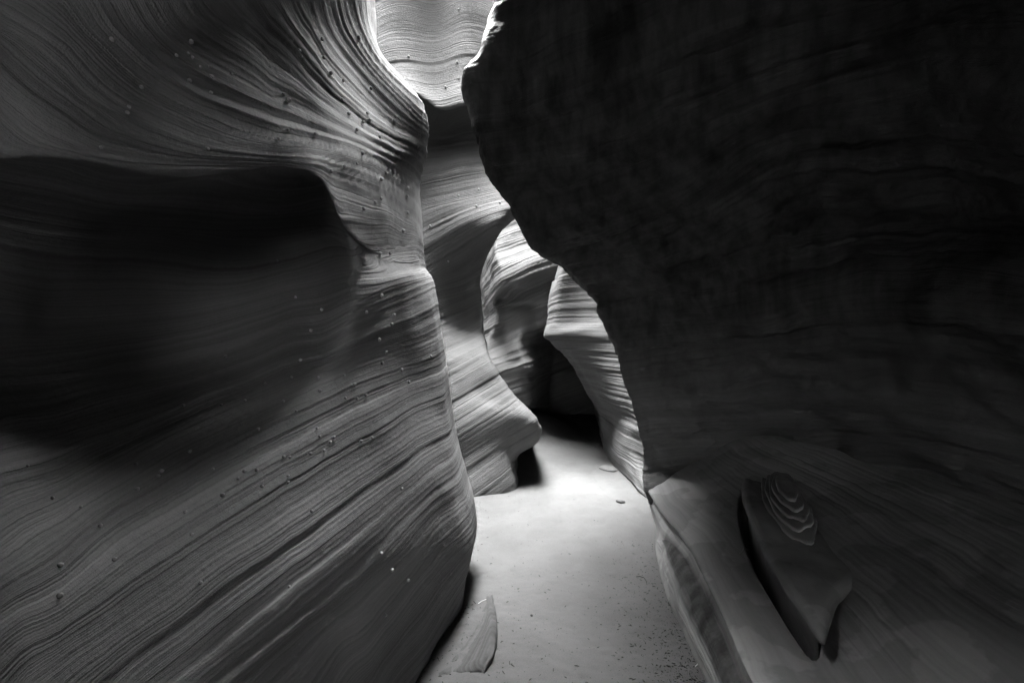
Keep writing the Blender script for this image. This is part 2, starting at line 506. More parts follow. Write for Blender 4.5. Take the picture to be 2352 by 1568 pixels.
# ------------------------------------------------------------------ back wall: bright bowl above, rim, dark recess, flared fin below
C_rows = [
    [('w', -7, 6.5, 9.4), ('w', -5.6, 6.8, 9.4), ('w', -3.6, 9.0, 9.4), ('w', -1.4, 9.2, 9.4), ('w', -0.2, 8.8, 9.4), ('w', 1.4, 8.2, 9.4), ('w', 3.2, 8.0, 9.4)],
    [('w', -7, 6, 7.6), (700, -200, 6.0), (880, -200, 5.6), (1000, -200, 5.9), (1090, -200, 5.85), (1230, -200, 7.0), (1420, -200, 7.4)],
    [('w', -7, 6, 6.2), (720, 20, 5.95), (890, 10, 5.5), (1000, 5, 5.76), (1085, 0, 5.72), (1220, 0, 6.5), (1400, 0, 7.2)],
    [('w', -7, 6, 5.4), (740, 110, 5.75), (895, 105, 5.42), (1000, 110, 5.64), (1085, 110, 5.62), (1220, 100, 6.3), (1400, 100, 7.0)],
    [('w', -7, 6, 4.8), (760, 175, 5.5), (910, 160, 5.35), (1000, 188, 5.52), (1085, 172, 5.55), (1220, 170, 6.1), (1400, 170, 6.9)],
    [('w', -7, 6, 4.4), (780, 225, 4.8), (930, 205, 5.2), (1010, 246, 5.4), (1085, 236, 5.42), (1220, 235, 5.9), (1400, 235, 6.8)],
    [('w', -7, 6, 4.3), (790, 240, 4.85), (930, 225, 5.3), (1010, 262, 5.6), (1085, 252, 5.65), (1220, 250, 6.1), (1400, 250, 6.9)],
    [('w', -7, 6, 4.0), (800, 310, 5.0), (930, 315, 5.7), (1010, 320, 6.05), (1085, 315, 6.05), (1220, 310, 6.5), (1400, 310, 7.0)],
    [('w', -7, 6, 3.6), (800, 370, 5.0), (930, 375, 5.6), (1010, 372, 5.65), (1085, 372, 5.6), (1220, 370, 6.0), (1400, 370, 6.9)],
    [('w', -7, 6, 3.3), (800, 450, 5.0), (930, 455, 5.4), (1010, 450, 5.45), (1085, 450, 5.42), (1210, 440, 5.5), (1330, 430, 6.6)],
    [('w', -7, 6, 2.8), (800, 560, 4.9), (930, 560, 5.2), (1010, 550, 5.36), (1085, 535, 5.34), (1148, 528, 5.36), (1150, 530, 6.6)],
    [('w', -7, 6, 2.3), (800, 650, 4.8), (930, 650, 5.15), (1005, 645, 5.45), (1065, 635, 6.0), (1103, 628, 6.2), (1100, 640, 7.0)],
    [('w', -7, 6, 2.0), (800, 760, 4.8), (930, 750, 5.1), (1005, 740, 5.35), (1065, 725, 5.75), (1106, 715, 5.95), (1100, 720, 7.0)],
    [('w', -7, 6, 1.5), (800, 860, 4.8), (930, 850, 4.95), (1010, 835, 5.0), (1075, 820, 5.1), (1122, 808, 5.25), (1110, 820, 7.0)],
    [('w', -7, 6, 1.1), (820, 960, 4.7), (940, 945, 4.8), (1020, 925, 4.85), (1095, 905, 4.95), (1165, 885, 5.15), (1140, 900, 7.0)],
    [('w', -7, 6, 0.7), (840, 1050, 4.6), (950, 1035, 4.7), (1040, 1000, 4.75), (1150, 950, 4.85), (1240, 982, 5.1), (1215, 1010, 7.0)],
    [('w', -7, 6, 0.4), (850, 1110, 4.6), (960, 1090, 4.7), (1050, 1055, 4.75), (1150, 1030, 4.85), (1178, 1050, 5.1), (1190, 1045, 7.0)],
    [('w', -7, 6, 0.1), (860, 1180, 4.5), (970, 1160, 4.6), (1060, 1135, 4.65), (1165, 1115, 4.8), (1183, 1112, 5.0), (1200, 1100, 7.0)],
    [('w', -7, 6, -0.4), (860, 1300, 4.5), (970, 1270, 4.6), (1060, 1240, 4.65), (1165, 1220, 4.8), (1190, 1200, 5.0), (1200, 1180, 7.0)],
]
C = Patch(C_rows, 330, 800)
C.strata_world(ax=0.0, ay=0.0, warp=0.12, wl=2.0)
C.S = C.S - (0.22 + 0.38 * np.clip((3.2 - C.G[..., 2]) / 0.9, 0, 1)) * C.G[..., 0]
C.weather(11, [(0.3, 0.022), (0.08, 0.008), (0.03, 0.0035)], broad=0.04, broad_wl=0.9, rough=0.003, rough_wl=0.06, smooth=0.006,
          amp_map=lambda p: 1 - 0.65 * np.clip((p.G[..., 2] - 4.4) / 0.4, 0, 1))
C.build("rock_wall", ROCK_FAR)
tag(C.obj, "curved rock wall, bright bowl at its top and a flared pointed foot on the sand", "rock wall", kind="thing")

# ------------------------------------------------------------------ far wall seen through the gap
D_rows = [
    [('w', -2.5, 13.5, 9.4), ('w', -0.8, 13, 9.4), ('w', 0.0, 13, 9.4), ('w', 1.0, 12.6, 9.4), ('w', 1.8, 12.3, 9.4), ('w', 2.4, 12, 9.4), ('w', 5, 11, 9.4)],
    [('w', -1.8, 13, 6.5), (1090, 300, 10.0), (1130, 300, 10.0), (1200, 290, 9.9), (1250, 285, 9.9), (1300, 280, 9.9), ('w', 5, 9, 6)],
    [('w', -1.2, 12, 4.8), (1140, 470, 9.1), (1160, 470, 9.0), (1200, 465, 8.9), (1260, 455, 8.9), (1300, 450, 8.9), ('w', 5, 9, 4.5)],
    [('w', -1.0, 12, 3.8), (1136, 566, 8.6), (1160, 560, 8.5), (1210, 560, 8.3), (1265, 540, 8.3), (1300, 530, 8.4), ('w', 5, 9, 3.8)],
    [('w', -1.0, 12, 3.3), (1143, 615, 8.1), (1165, 615, 7.85), (1215, 600, 7.7), (1265, 590, 7.7), (1300, 580, 7.8), ('w', 5, 9, 3.3)],
    [('w', -1.0, 12, 2.9), (1138, 660, 8.05), (1160, 658, 7.78), (1215, 655, 7.6), (1265, 645, 7.6), (1300, 640, 7.6), ('w', 5, 9, 2.8)],
    [('w', -1.0, 12, 2.5), (1134, 700, 8.5), (1160, 690, 8.45), (1212, 695, 8.15), (1265, 700, 7.65), (1300, 700, 7.5), ('w', 5, 9, 2.4)],
    [('w', -1.0, 12, 2.2), (1140, 728, 8.4), (1165, 728, 8.25), (1222, 735, 7.7), (1265, 750, 7.4), (1300, 750, 7.4), ('w', 5, 9, 2.1)],
    [('w', -1.0, 12, 1.8), (1120, 785, 8.3), (1158, 790, 8.15), (1195, 785, 7.4), (1260, 793, 8.6), (1300, 793, 9.6), ('w', 5, 9, 1.7)],
    [('w', -1.0, 12, 1.5), (1110, 835, 8.0), (1160, 842, 7.6), (1215, 845, 7.1), (1262, 838, 8.9), (1300, 845, 9.8), ('w', 5, 9, 1.4)],
    [('w', -1.0, 12, 1.3), (1110, 862, 7.9), (1160, 866, 7.5), (1215, 862, 7.2), (1258, 860, 9.0), (1290, 860, 9.9), ('w', 5, 9, 1.2)],
    [('w', -1.0, 12, 0.9), (1110, 925, 7.8), (1160, 928, 7.4), (1220, 928, 7.2), (1258, 925, 9.1), (1290, 920, 9.9), ('w', 5, 9, 0.8)],
    [('w', -1.0, 12, 0.7), (1110, 945, 8.2), (1160, 945, 8.3), (1220, 942, 8.4), (1258, 942, 9.2), (1290, 940, 10.0), ('w', 5, 9.4, 0.6)],
    [('w', -1.0, 12, -0.4), (1110, 1040, 8.4), (1160, 1040, 8.8), (1220, 1040, 9.0), (1258, 1040, 9.3), (1290, 1040, 10.0), ('w', 5, 9.6, -0.4)],
]
D = Patch(D_rows, 400, 640)
D.strata_world(ax=-0.38, ay=0.05, warp=0.12, wl=2.0)
D.weather(21, [(0.3, 0.022), (0.1, 0.014), (0.045, 0.010), (0.02, 0.004)], broad=0.06, broad_wl=0.6, smooth=0.004)
D.build("rock_wall", ROCK_FAR)
tag(D.obj, "distant banded rock face with a bright top seen through the gap between the walls", "rock wall", kind="thing")

# narrow sliver farther back
D2_rows = [
    [('w', -3.5, 15, 9.4), ('w', -1.5, 15, 9.4), ('w', 0.5, 15, 9.4), ('w', 3, 15, 9.4)],
    [('w', -3.5, 14, 6.0), ('w', -1.5, 14, 6.0), ('w', 0.3, 14, 6.0), ('w', 3, 14, 6.0)],
    [('w', -3.5, 12.5, 3.6), ('w', -1.2, 12.5, 3.6), ('w', 0.2, 12.5, 3.6), ('w', 3, 13, 3.6)],
    [('w', -3.5, 10.5, 2.0), ('w', -1.2, 10.2, 2.0), ('w', 0.2, 10.5, 2.0), ('w', 3, 11, 2.0)],
    [('w', -3.5, 10.5, -0.5), ('w', -1.2, 10.2, -0.5), ('w', 0.2, 10.5, -0.5), ('w', 3, 11, -0.5)],
]
D2 = Patch(D2_rows, 120, 160)
D2.strata_world(warp=0.1)
D2.weather(23, [(0.3, 0.03), (0.1, 0.02)], broad=0.1, broad_wl=0.9, smooth=0.01)
D2.build("rock_wall", ROCK_FAR)
tag(D2.obj, "thin sliver of grey rock visible deep between the flared wall and the far face", "rock wall", kind="thing")

# ------------------------------------------------------------------ hanging wall in the middle distance, right of the gap
E_rows = [
    [('w', 1.4, 11, 9.4), ('w', 0.3, 7.6, 9.4), ('w', 0.35, 7.3, 9.4), ('w', 0.9, 7.0, 9.4), ('w', 1.6, 6.6, 9.4), ('w', 2.6, 6.2, 9.4), ('w', 5, 6.2, 9.4)],
    [('w', 1.4, 11, 5), (1300, 400, 8.6), (1298, 400, 6.7), (1340, 400, 6.4), (1400, 400, 6.0), (1500, 400, 5.6), ('w', 5, 5.8, 5)],
    [('w', 1.4, 11, 3.5), (1288, 600, 7.7), (1294, 603, 6.65), (1330, 600, 6.35), (1400, 600, 6.0), (1500, 600, 5.6), ('w', 5, 5.8, 3)],
    [('w', 1.4, 11, 2.8), (1267, 668, 7.4), (1279, 670, 6.6), (1320, 670, 6.3), (1400, 670, 5.95), (1500, 670, 5.6), ('w', 5, 5.8, 2.5)],
    [('w', 1.4, 11, 2.3), (1254, 735, 7.0), (1270, 735, 6.5), (1310, 735, 6.2), (1400, 720, 5.85), (1500, 740, 5.5), ('w', 5, 5.8, 2.2)],
    [('w', 1.4, 11, 2.0), (1250, 768, 6.75), (1264, 770, 6.4), (1306, 762, 6.05), (1400, 760, 5.75), (1500, 780, 5.4), ('w', 5, 5.8, 2.0)],
    [('w', 1.4, 11, 1.9), (1262, 783, 6.9), (1278, 787, 6.5), (1312, 790, 6.1), (1400, 795, 5.7), (1500, 800, 5.3), ('w', 5, 5.8, 1.9)],
    [('w', 1.6, 11, 1.7), (1310, 838, 6.9), (1328, 838, 6.4), (1350, 838, 6.0), (1410, 840, 5.6), (1500, 840, 5.2), ('w', 5, 5.8, 1.6)],
    [('w', 1.8, 11, 1.2), (1345, 900, 6.9), (1362, 895, 6.35), (1385, 895, 5.9), (1425, 895, 5.5), (1500, 900, 5.1), ('w', 5, 5.8, 1.2)],
    [('w', 1.9, 11, 0.9), (1380, 960, 6.8), (1400, 958, 6.2), (1415, 958, 5.8), (1445, 958, 5.4), (1510, 960, 5.0), ('w', 5, 5.8, 0.8)],
    [('w', 1.9, 11, 0.5), (1390, 1030, 6.6), (1407, 1030, 5.9), (1425, 1030, 5.5), (1455, 1035, 5.2), (1520, 1040, 4.9), ('w', 5, 5.8, 0.4)],
    [('w', 1.9, 11, 0.2), (1420, 1090, 6.2), (1440, 1085, 5.3), (1452, 1085, 5.1), (1475, 1090, 4.9), (1540, 1100, 4.8), ('w', 5, 5.8, 0.2)],
    [('w', 1.9, 11, 0.0), (1455, 1150, 6.0), (1474, 1148, 4.75), (1484, 1148, 4.65), (1500, 1150, 4.6), (1560, 1160, 4.5), ('w', 5, 5.8, 0.0)],
    [('w', 1.9, 11, -0.4), (1480, 1240, 6.0), (1500, 1240, 4.6), (1505, 1240, 4.5), (1520, 1240, 4.5), (1580, 1240, 4.4), ('w', 5, 5.8, -0.4)],
]
E = Patch(E_rows, 360, 640)
E.strata_world(ax=0.0, ay=0.0, warp=0.1, wl=1.5)
E.weather(31, [(0.2, 0.014), (0.07, 0.009), (0.03, 0.006), (0.014, 0.003)], broad=0.05, broad_wl=0.6, smooth=0.003)
E.build("rock_wall", ROCK_FAR)
tag(E.obj, "ribbed rock wall with a thin bright jagged edge, overhanging the black shadow above the sand", "rock wall", kind="thing")

# ------------------------------------------------------------------ great dark overhanging wall
F_rows = [  # top two rows, near columns: added unseen bridge that shades the left wall
    [('w', 3.5, 6.5, 9.4), ('w', 1.6, 5.2, 9.4), ('w', 1.2, 4.0, 9.4), ('w', 1.1, 3.2, 9.4), ('w', 1.0, 2.6, 9.4), ('w', -0.7, 3.3, 7.6), ('w', -2.2, 2.7, 4.05), ('w', -2.8, -0.5, 5.0), ('w', -2.8, -3, 5.0)],
    [('w', 2.8, 6.2, 5.5), ('w', 0.6, 4.5, 5.5), (1120, -420, 3.25), (1190, -520, 2.85), (1320, -800, 2.3), ('w', 0.3, 2.7, 4.7), ('w', -0.3, 2.55, 3.9), ('w', -0.6, -0.5, 4.2), ('w', -0.6, -3, 4.2)],
    [('w', 2.3, 6.0, 4.4), ('w', 0.25, 4.2, 4.4), (1135, -180, 3.04), (1215, -250, 2.72), (1400, -380, 2.3), (1650, -560, 1.9), (2050, -800, 1.5), ('w', 0.9, -0.5, 3.6), ('w', 0.9, -3, 3.6)],
    [('w', 2.3, 6.0, 3.9), ('w', 0.2, 4.1, 3.9), (1136, 10, 3.0), (1220, -40, 2.75), (1400, -140, 2.4), (1680, -280, 2.05), (2080, -480, 1.7), ('w', 1.1, -0.5, 3.1), ('w', 1.1, -3, 3.1)],
    [('w', 2.3, 6.0, 3.6), ('w', 0.15, 4.1, 3.6), (1110, 125, 3.05), (1210, 85, 2.8), (1400, 0, 2.5), (1690, -110, 2.15), (2090, -260, 1.8), ('w', 1.25, -0.5, 2.8), ('w', 1.25, -3, 2.8)],
    [('w', 2.3, 6.0, 3.4), ('w', 0.1, 4.1, 3.4), (1072, 178, 3.1), (1200, 150, 2.85), (1400, 70, 2.55), (1700, -20, 2.2), (2100, -130, 1.85), ('w', 1.35, -0.5, 2.6), ('w', 1.35, -3, 2.6)],
    [('w', 2.3, 6.0, 3.2), ('w', 0.15, 4.2, 3.2), (1078, 250, 3.2), (1200, 220, 2.92), (1400, 150, 2.6), (1700, 70, 2.25), (2100, -20, 1.9), ('w', 1.45, -0.5, 2.4), ('w', 1.45, -3, 2.4)],
    [('w', 2.3, 6.0, 2.9), ('w', 0.25, 4.3, 3.0), (1090, 335, 3.25), (1210, 300, 2.95), (1410, 235, 2.66), (1710, 170, 2.3), (2110, 90, 1.95), ('w', 1.5, -0.5, 2.2), ('w', 1.5, -3, 2.2)],
    [('w', 2.3, 6.0, 2.7), ('w', 0.4, 4.4, 2.75), (1132, 420, 3.35), (1240, 385, 3.05), (1420, 335, 2.75), (1720, 270, 2.4), (2120, 210, 2.05), ('w', 1.6, -0.5, 2.1), ('w', 1.6, -3, 2.1)],
    [('w', 2.3, 6.0, 2.5), ('w', 0.55, 4.5, 2.55), (1181, 492, 3.45), (1280, 460, 3.2), (1440, 420, 2.9), (1730, 370, 2.55), (2130, 320, 2.15), ('w', 1.7, -0.5, 1.95), ('w', 1.7, -3, 1.95)],
    [('w', 2.3, 6.0, 2.35), ('w', 0.7, 4.6, 2.35), (1217, 560, 3.55), (1310, 530, 3.3), (1460, 495, 3.05), (1740, 460, 2.7), (2140, 420, 2.25), ('w', 1.8, -0.5, 1.85), ('w', 1.8, -3, 1.85)],
    [('w', 2.4, 6.0, 2.2), ('w', 0.9, 4.7, 2.2), (1290, 614, 3.7), (1370, 590, 3.45), (1490, 570, 3.2), (1750, 545, 2.85), (2150, 520, 2.4), ('w', 1.9, -0.5, 1.75), ('w', 1.9, -3, 1.75)],
    [('w', 2.5, 6.0, 1.8), ('w', 1.3, 4.8, 1.8), (1384, 725, 3.85), (1430, 715, 3.7), (1530, 700, 3.5), (1760, 685, 3.0), (2160, 670, 2.2), ('w', 2.05, -0.5, 1.6), ('w', 2.05, -3, 1.6)],
    [('w', 2.6, 5.8, 1.3), ('w', 1.5, 4.8, 1.3), (1430, 880, 3.95), (1470, 878, 3.85), (1560, 868, 3.72), (1760, 855, 3.35), (2170, 850, 2.3), ('w', 2.3, -0.5, 1.3), ('w', 2.3, -3, 1.3)],
    [('w', 2.7, 5.6, 0.9), ('w', 1.6, 4.8, 0.9), (1465, 1000, 4.0), (1500, 1000, 3.95), (1590, 995, 3.9), (1770, 985, 3.7), (2180, 980, 2.4), ('w', 2.6, -0.5, 1.0), ('w', 2.6, -3, 1.0)],
    [('w', 2.7, 5.4, 0.6), ('w', 1.6, 4.7, 0.6), (1482, 1080, 3.98), (1520, 1080, 3.98), (1610, 1075, 4.0), (1780, 1060, 3.95), (2190, 1050, 2.45), ('w', 2.8, -0.5, 0.8), ('w', 2.8, -3, 0.8)],
    [('w', 2.7, 5.2, 0.4), ('w', 1.6, 4.6, 0.4), (1480, 1112, 3.92), (1520, 1120, 3.85), (1620, 1120, 3.85), (1790, 1105, 3.8), (2200, 1090, 2.5), ('w', 2.9, -0.5, 0.6), ('w', 2.9, -3, 0.6)],
    [('w', 2.7, 5.0, -0.1), ('w', 1.6, 4.6, -0.1), (1500, 1190, 3.95), (1540, 1210, 3.9), (1640, 1210, 3.9), (1800, 1190, 3.9), (2210, 1180, 2.6), ('w', 3.0, -0.5, -0.1), ('w', 3.0, -3, -0.1)],
]
F = Patch(F_rows, 420, 620)
F_lines = [
    (5.2, [(1200, -400), (1300, -520)]), (4.3, [(1150, -170), (1240, -240), (1400, -360)]), (3.8, [(1138, 30), (1230, -20), (1400, -110)]),
    (3.5, [(1176, 185), (1326, 120), (1476, 50)]), (3.25, [(1176, 270), (1326, 225), (1476, 165), (1600, 100)]),
    (3.05, [(1176, 340), (1326, 310), (1456, 260), (1600, 190)]), (2.85, [(1176, 430), (1376, 380), (1496, 345), (1601, 285)]),
    (2.7, [(1226, 475), (1386, 440), (1501, 395), (1650, 320)]), (2.45, [(1251, 560), (1401, 530), (1556, 440), (1700, 350)]),
    (2.2, [(1301, 620), (1426, 590), (1601, 530), (1760, 450)]), (1.95, [(1376, 685), (1526, 660), (1676, 645), (1900, 600)]),
    (1.8, [(1391, 740), (1676, 700), (1900, 660)]), (1.35, [(1430, 880), (1600, 855), (1760, 845), (2000, 830)]),
    (1.0, [(1460, 980), (1600, 965), (1750, 975), (2000, 965)]), (0.65, [(1480, 1080), (1600, 1065), (1740, 1045), (2000, 1040)])]
F.strata_traced(F_lines)
F.S = F.S + 0.03 * noise3(F.G / 0.6)
F.weather(41, [(0.3, 0.035), (0.07, 0.010), (0.022, 0.005)], broad=0.07, broad_wl=0.45, rough=0.018, rough_wl=0.15, amp_var=0.95, edge_jit=0.03,
          amp_map=lambda p: 1 - 0.5 * np.clip((p.S - 3.3) / 0.3, 0, 1))
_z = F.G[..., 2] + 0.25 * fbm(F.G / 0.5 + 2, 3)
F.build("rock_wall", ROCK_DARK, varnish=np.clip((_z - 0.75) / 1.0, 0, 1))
tag(F.obj, "huge nearly black overhanging rock wall, rough and streaked, filling the right side", "rock wall", kind="thing")

# ------------------------------------------------------------------ sandstone shelf on the right
def onz(px, py, z):
    d = (CAM_Z - z) * K / (py - 784.0)
    return ('w', (px - 1176) / K * d, d, z)


G_rows, edge_pts = [], []
for (bx, by), (tx, ty), z in [
    ((1500, 1188), (1484, 1112), 0.34),
    ((1506, 1215), (1512, 1170), 0.33),
    ((1509, 1270), (1572, 1245), 0.32),
    ((1530, 1360), (1628, 1345), 0.33),
    ((1570, 1450), (1674, 1445), 0.34),
    ((1622, 1568), (1726, 1560), 0.35),
    ((1690, 1720), (1810, 1720), 0.36),
]:
    b, t = onz(bx, by, 0.0), onz(tx, ty, z)
    edge_pts.append((t[2], t[1]))
    mixp = lambda f, dx, zz: ('w', b[1] * (1 - f) + t[1] * f + dx, b[2] * (1 - f) + t[2] * f, zz)
    row = [('w', b[1] + 0.06, b[2], -0.3), b, mixp(0.3, -0.005, z * 0.33), mixp(0.6, 0.0, z * 0.58), mixp(0.80, 0.03, z * 0.74), mixp(0.95, 0.03, z * 0.92), t]
    rise = 0.10 * (t[2] - 1.7)
    for dx, dz, f in ((0.06, 0.012, 0.1), (0.18, 0.012, 0.35), (0.32, 0.015, 0.6), (0.5, 0.07, 0.8), (0.8, 0.21, 1), (1.4, 0.38, 1), (2.4, 0.7, 1)):
        row.append(('w', t[1] + dx, t[2] + 0.05 * dx, z + dz + rise * f))
    G_rows.append(row)
first, last = G_rows[0], G_rows[-1]
G_rows.insert(0, [('w', p[1] + 0.15, p[2] + 0.5, p[3] + 0.03) for p in first])
G_rows.append([('w', p[1] - 0.12, p[2] - 1.0, p[3]) for p in last])
G_rows.append([('w', p[1] - 0.2, p[2] - 3.0, p[3]) for p in last])
# raised block on the shelf, with a stack of thin oval layers on its top
def onslope(px, py):
    d = 1.3147 / ((py - 784) / K + 0.094)
    return np.array([(px - 1176) / K * d, d, CAM_Z - (py - 784) / K * d])


def closed_curve(P, n):
    P = np.asarray(P, float)
    m = len(P)
    t = np.linspace(0, m, n, endpoint=False)
    i = t.astype(int)
    f = (t - i)[:, None]
    p0, p1, p2, p3 = P[(i - 1) % m], P[i % m], P[(i + 1) % m], P[(i + 2) % m]
    return 0.5 * (2 * p1 + (p2 - p0) * f + (2 * p0 - 5 * p1 + 4 * p2 - p3) * f * f + (3 * p1 - p0 - 3 * p2 + p3) * f ** 3)


outline = [(1890, 1466), (1842, 1400), (1790, 1320), (1745, 1240), (1714, 1170), (1703, 1120), (1716, 1088), (1760, 1074), (1820, 1080), (1880, 1102),
           (1912, 1140), (1926, 1190), (1952, 1240), (1988, 1290), (1994, 1325), (1958, 1350), (1922, 1378), (1906, 1422)]
rim = closed_curve([onslope(*p) for p in outline], 220)
bc = rim.mean(axis=0)
Gs = Patch(G_rows, 460, 460)
edge_pts.sort()


def inside_dist(poly, X, Y):
    """signed distance (positive inside) to a closed outline"""
    best = np.full(X.shape, 1e9)
    ins = np.zeros(X.shape, bool)
    n_ = len(poly)
    for a_ in range(n_):
        p_, q_ = poly[a_], poly[(a_ + 1) % n_]
        e = q_ - p_
        t_ = np.clip(((X - p_[0]) * e[0] + (Y - p_[1]) * e[1]) / (e @ e + 1e-12), 0, 1)
        best = np.minimum(best, (X - p_[0] - t_ * e[0]) ** 2 + (Y - p_[1] - t_ * e[1]) ** 2)
        cr = ((p_[1] > Y) != (q_[1] > Y)) & (X < (q_[0] - p_[0]) * (Y - p_[1]) / (q_[1] - p_[1] + 1e-12) + p_[0])
        ins ^= cr
    return np.where(ins, 1, -1) * np.sqrt(best)


_xe = np.interp(Gs.G[..., 1], [p[0] for p in edge_pts], [p[1] for p in edge_pts])
Gs.S = Gs.G[..., 2] * 1.0 + 0.45 * np.maximum(Gs.G[..., 0] - _xe, 0) + 0.035 * fbm(Gs.G / 0.45 + 6, 3)
Gs.weather(51, [(0.13, 0.014), (0.04, 0.007), (0.012, 0.0025)], broad=0.02, broad_wl=0.5, smooth=0.002, edge_jit=0.008,
           amp_map=lambda p: np.where(p.G[..., 0] > _xe + 0.01, 0.42, 1.0))
_sd = inside_dist(bc[:2] + (rim[::4, :2] - bc[:2]) * 0.94 + np.array([-0.055, -0.035]), Gs.G[..., 0], Gs.G[..., 1])
_sm = np.clip(_sd / 0.03 + 0.4, 0, 1)
_tip, _back = rim[rim[:, 1].argmin()], rim[rim[:, 1].argmax()]
_ax = (_back - _tip)[:2] / np.linalg.norm((_back - _tip)[:2])
_side = -((Gs.G[..., 0] - _tip[0]) * _ax[1] - (Gs.G[..., 1] - _tip[1]) * _ax[0])
_sm = _sm * np.clip(_side / 0.06 + 1.0, 0, 1) * np.clip((_back[1] - 0.25 - Gs.G[..., 1]) / 0.35, 0, 1)
Gs.G[..., 2] -= 0.22 * _sm * _sm * (3 - 2 * _sm)
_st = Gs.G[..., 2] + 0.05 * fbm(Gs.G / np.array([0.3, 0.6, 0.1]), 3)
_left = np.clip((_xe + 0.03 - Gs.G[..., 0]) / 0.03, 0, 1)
Gs.build("sandstone_shelf", SHELF, varnish=_left * np.clip((_st - 0.13) / 0.05, 0, 1) * np.clip((0.345 - Gs.G[..., 2]) / 0.02, 0, 1))  # side face is darker in its upper part, below the top edge
tag(Gs.obj, "low smooth sandstone shelf with a dark layered side running along the sand", "rock shelf", kind="thing")


def surf_z(patch, x, y):
    dd = (patch.G[..., 0] - x) ** 2 + (patch.G[..., 1] - y) ** 2
    return patch.G[np.unravel_index(dd.argmin(), dd.shape)][2]


prof = [(0.86, -0.34), (0.87, -0.12), (0.88, -0.075), (0.92, -0.065), (0.915, -0.05), (0.98, -0.036), (1.0, -0.024), (0.995, -0.012), (0.975, -0.001), (0.94, 0.007)] + [(f, 0.012 + 0.02 * (1 - f)) for f in np.linspace(0.88, 0.02, 46)]
Bg = []
for f, dz in prof:
    r = bc + (rim - bc) * f
    r = r.copy()
    r[:, 2] += dz
    Bg.append(r)
Bg = np.array(Bg)
Bg[..., 2] += 0.012 * fbm(Bg / 0.18, 3) * 1.0 + 0.03 * noise3(Bg / 0.5)
Bg[..., :2] += 0.004 * np.stack([noise3(Bg / np.array([0.12, 0.12, 0.02])), noise3(Bg / np.array([0.12, 0.12, 0.02]) + 40)], axis=-1)
Bs = Bg[..., 2] - 0.094 * Bg[..., 1]
bm_ = grid_mesh("raised_block", Bg, {"strata": Bs}, closed_u=True)
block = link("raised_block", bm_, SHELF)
block.parent = Gs.obj
block["label"] = "raised smooth block ending in a point, undercut along its dark edge"
_rl = np.random.RandomState(5)
oval = [(1762, 1096), (1750, 1130), (1758, 1172), (1785, 1216), (1822, 1248), (1858, 1258), (1878, 1238), (1874, 1200), (1852, 1152), (1824, 1112), (1792, 1092)]
O = closed_curve([onslope(*p) for p in oval], 90)
oc = O.mean(axis=0) + np.array([0.015, 0.05, 0])
zt = 0.018
for k, f in enumerate((1.0, 0.86, 0.72, 0.57, 0.40)):
    lay = []
    base = oc + (O - oc) * f
    th = np.linspace(0, 2 * np.pi, 90, endpoint=False)
    wob = 1 + 0.04 * np.sin(3 * th + k * 1.7) + 0.03 * np.sin(7 * th + k * 2.9) + 0.02 * _rl.rand(90)
    base = oc + (base - oc) * wob[:, None]
    for g, dz in ((0.95, -0.03), (0.965, 0.0), (1.0, 0.014), (0.99, 0.021), (0.94, 0.024), (0.7, 0.025), (0.4, 0.026), (0.03, 0.026)):
        r = oc + (base - oc) * g
        r[:, 2] += zt + dz
        lay.append(r)
    zt += 0.022
    L_ = np.array(lay)
    L_[..., 2] += 0.03 * noise3(L_ / 0.5) + 0.012 * fbm(L_ / 0.18, 3) * 0.6
    lm = grid_mesh("stone_layer", L_, {"strata": L_[..., 2]}, closed_u=True)
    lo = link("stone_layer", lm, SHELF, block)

# ------------------------------------------------------------------ unseen plateau the slot is cut into, its opening shaped for the light
light_hole = [(-3.6, 5.0), (-3.2, 3.9), (-2.4, 3.1), (-0.7, 2.6), (0.4, 2.4), (1.2, 3.2), (0.9, 5.0), (0.5, 7.0), (0.5, 10.5), (0.0, 12.0), (-2.0, 11.5), (-3.9, 9.0), (-4.2, 7.0)]
n = len(light_hole)
hx = np.array(light_hole)
ring = []
for k in range(160):
    t = k / 160 * n
    i = int(t)
    f = t - i
    p0, p1, p2, p3 = (hx[(i + j) % n] for j in (-1, 0, 1, 2))
    ring.append(0.5 * (2 * p1 + (p2 - p0) * f + (2 * p0 - 5 * p1 + 4 * p2 - p3) * f * f + (3 * p1 - p0 - 3 * p2 + p3) * f ** 3))
ring = np.array(ring)
cen = ring.mean(axis=0)
rows_ = []
for sc, z in ((1.02, 8.2), (1.0, 9.3), (1.1, 9.6), (1.6, 9.9), (4, 10.2), (14, 10.5), (40, 10.5)):
    r2 = cen + (ring - cen) * sc
    if sc > 3:
        ang = np.arctan2(ring[:, 1] - cen[1], ring[:, 0] - cen[0])
        r2 = cen + np.stack([np.cos(ang), np.sin(ang)], axis=1) * 4.5 * sc
    zz = np.full(160, z) + 0.15 * noise3(np.stack([r2[:, 0], r2[:, 1], np.full(160, z)], axis=1) * 0.7)
    rows_.append(np.concatenate([r2, zz[:, None]], axis=1))
me = grid_mesh("plateau", np.array(rows_), {"strata": np.array(rows_)[..., 2]}, closed_u=True)
pl = link("unseen_plateau_terrain", me, ROCK_FAR)
pl["kind"] = "structure"

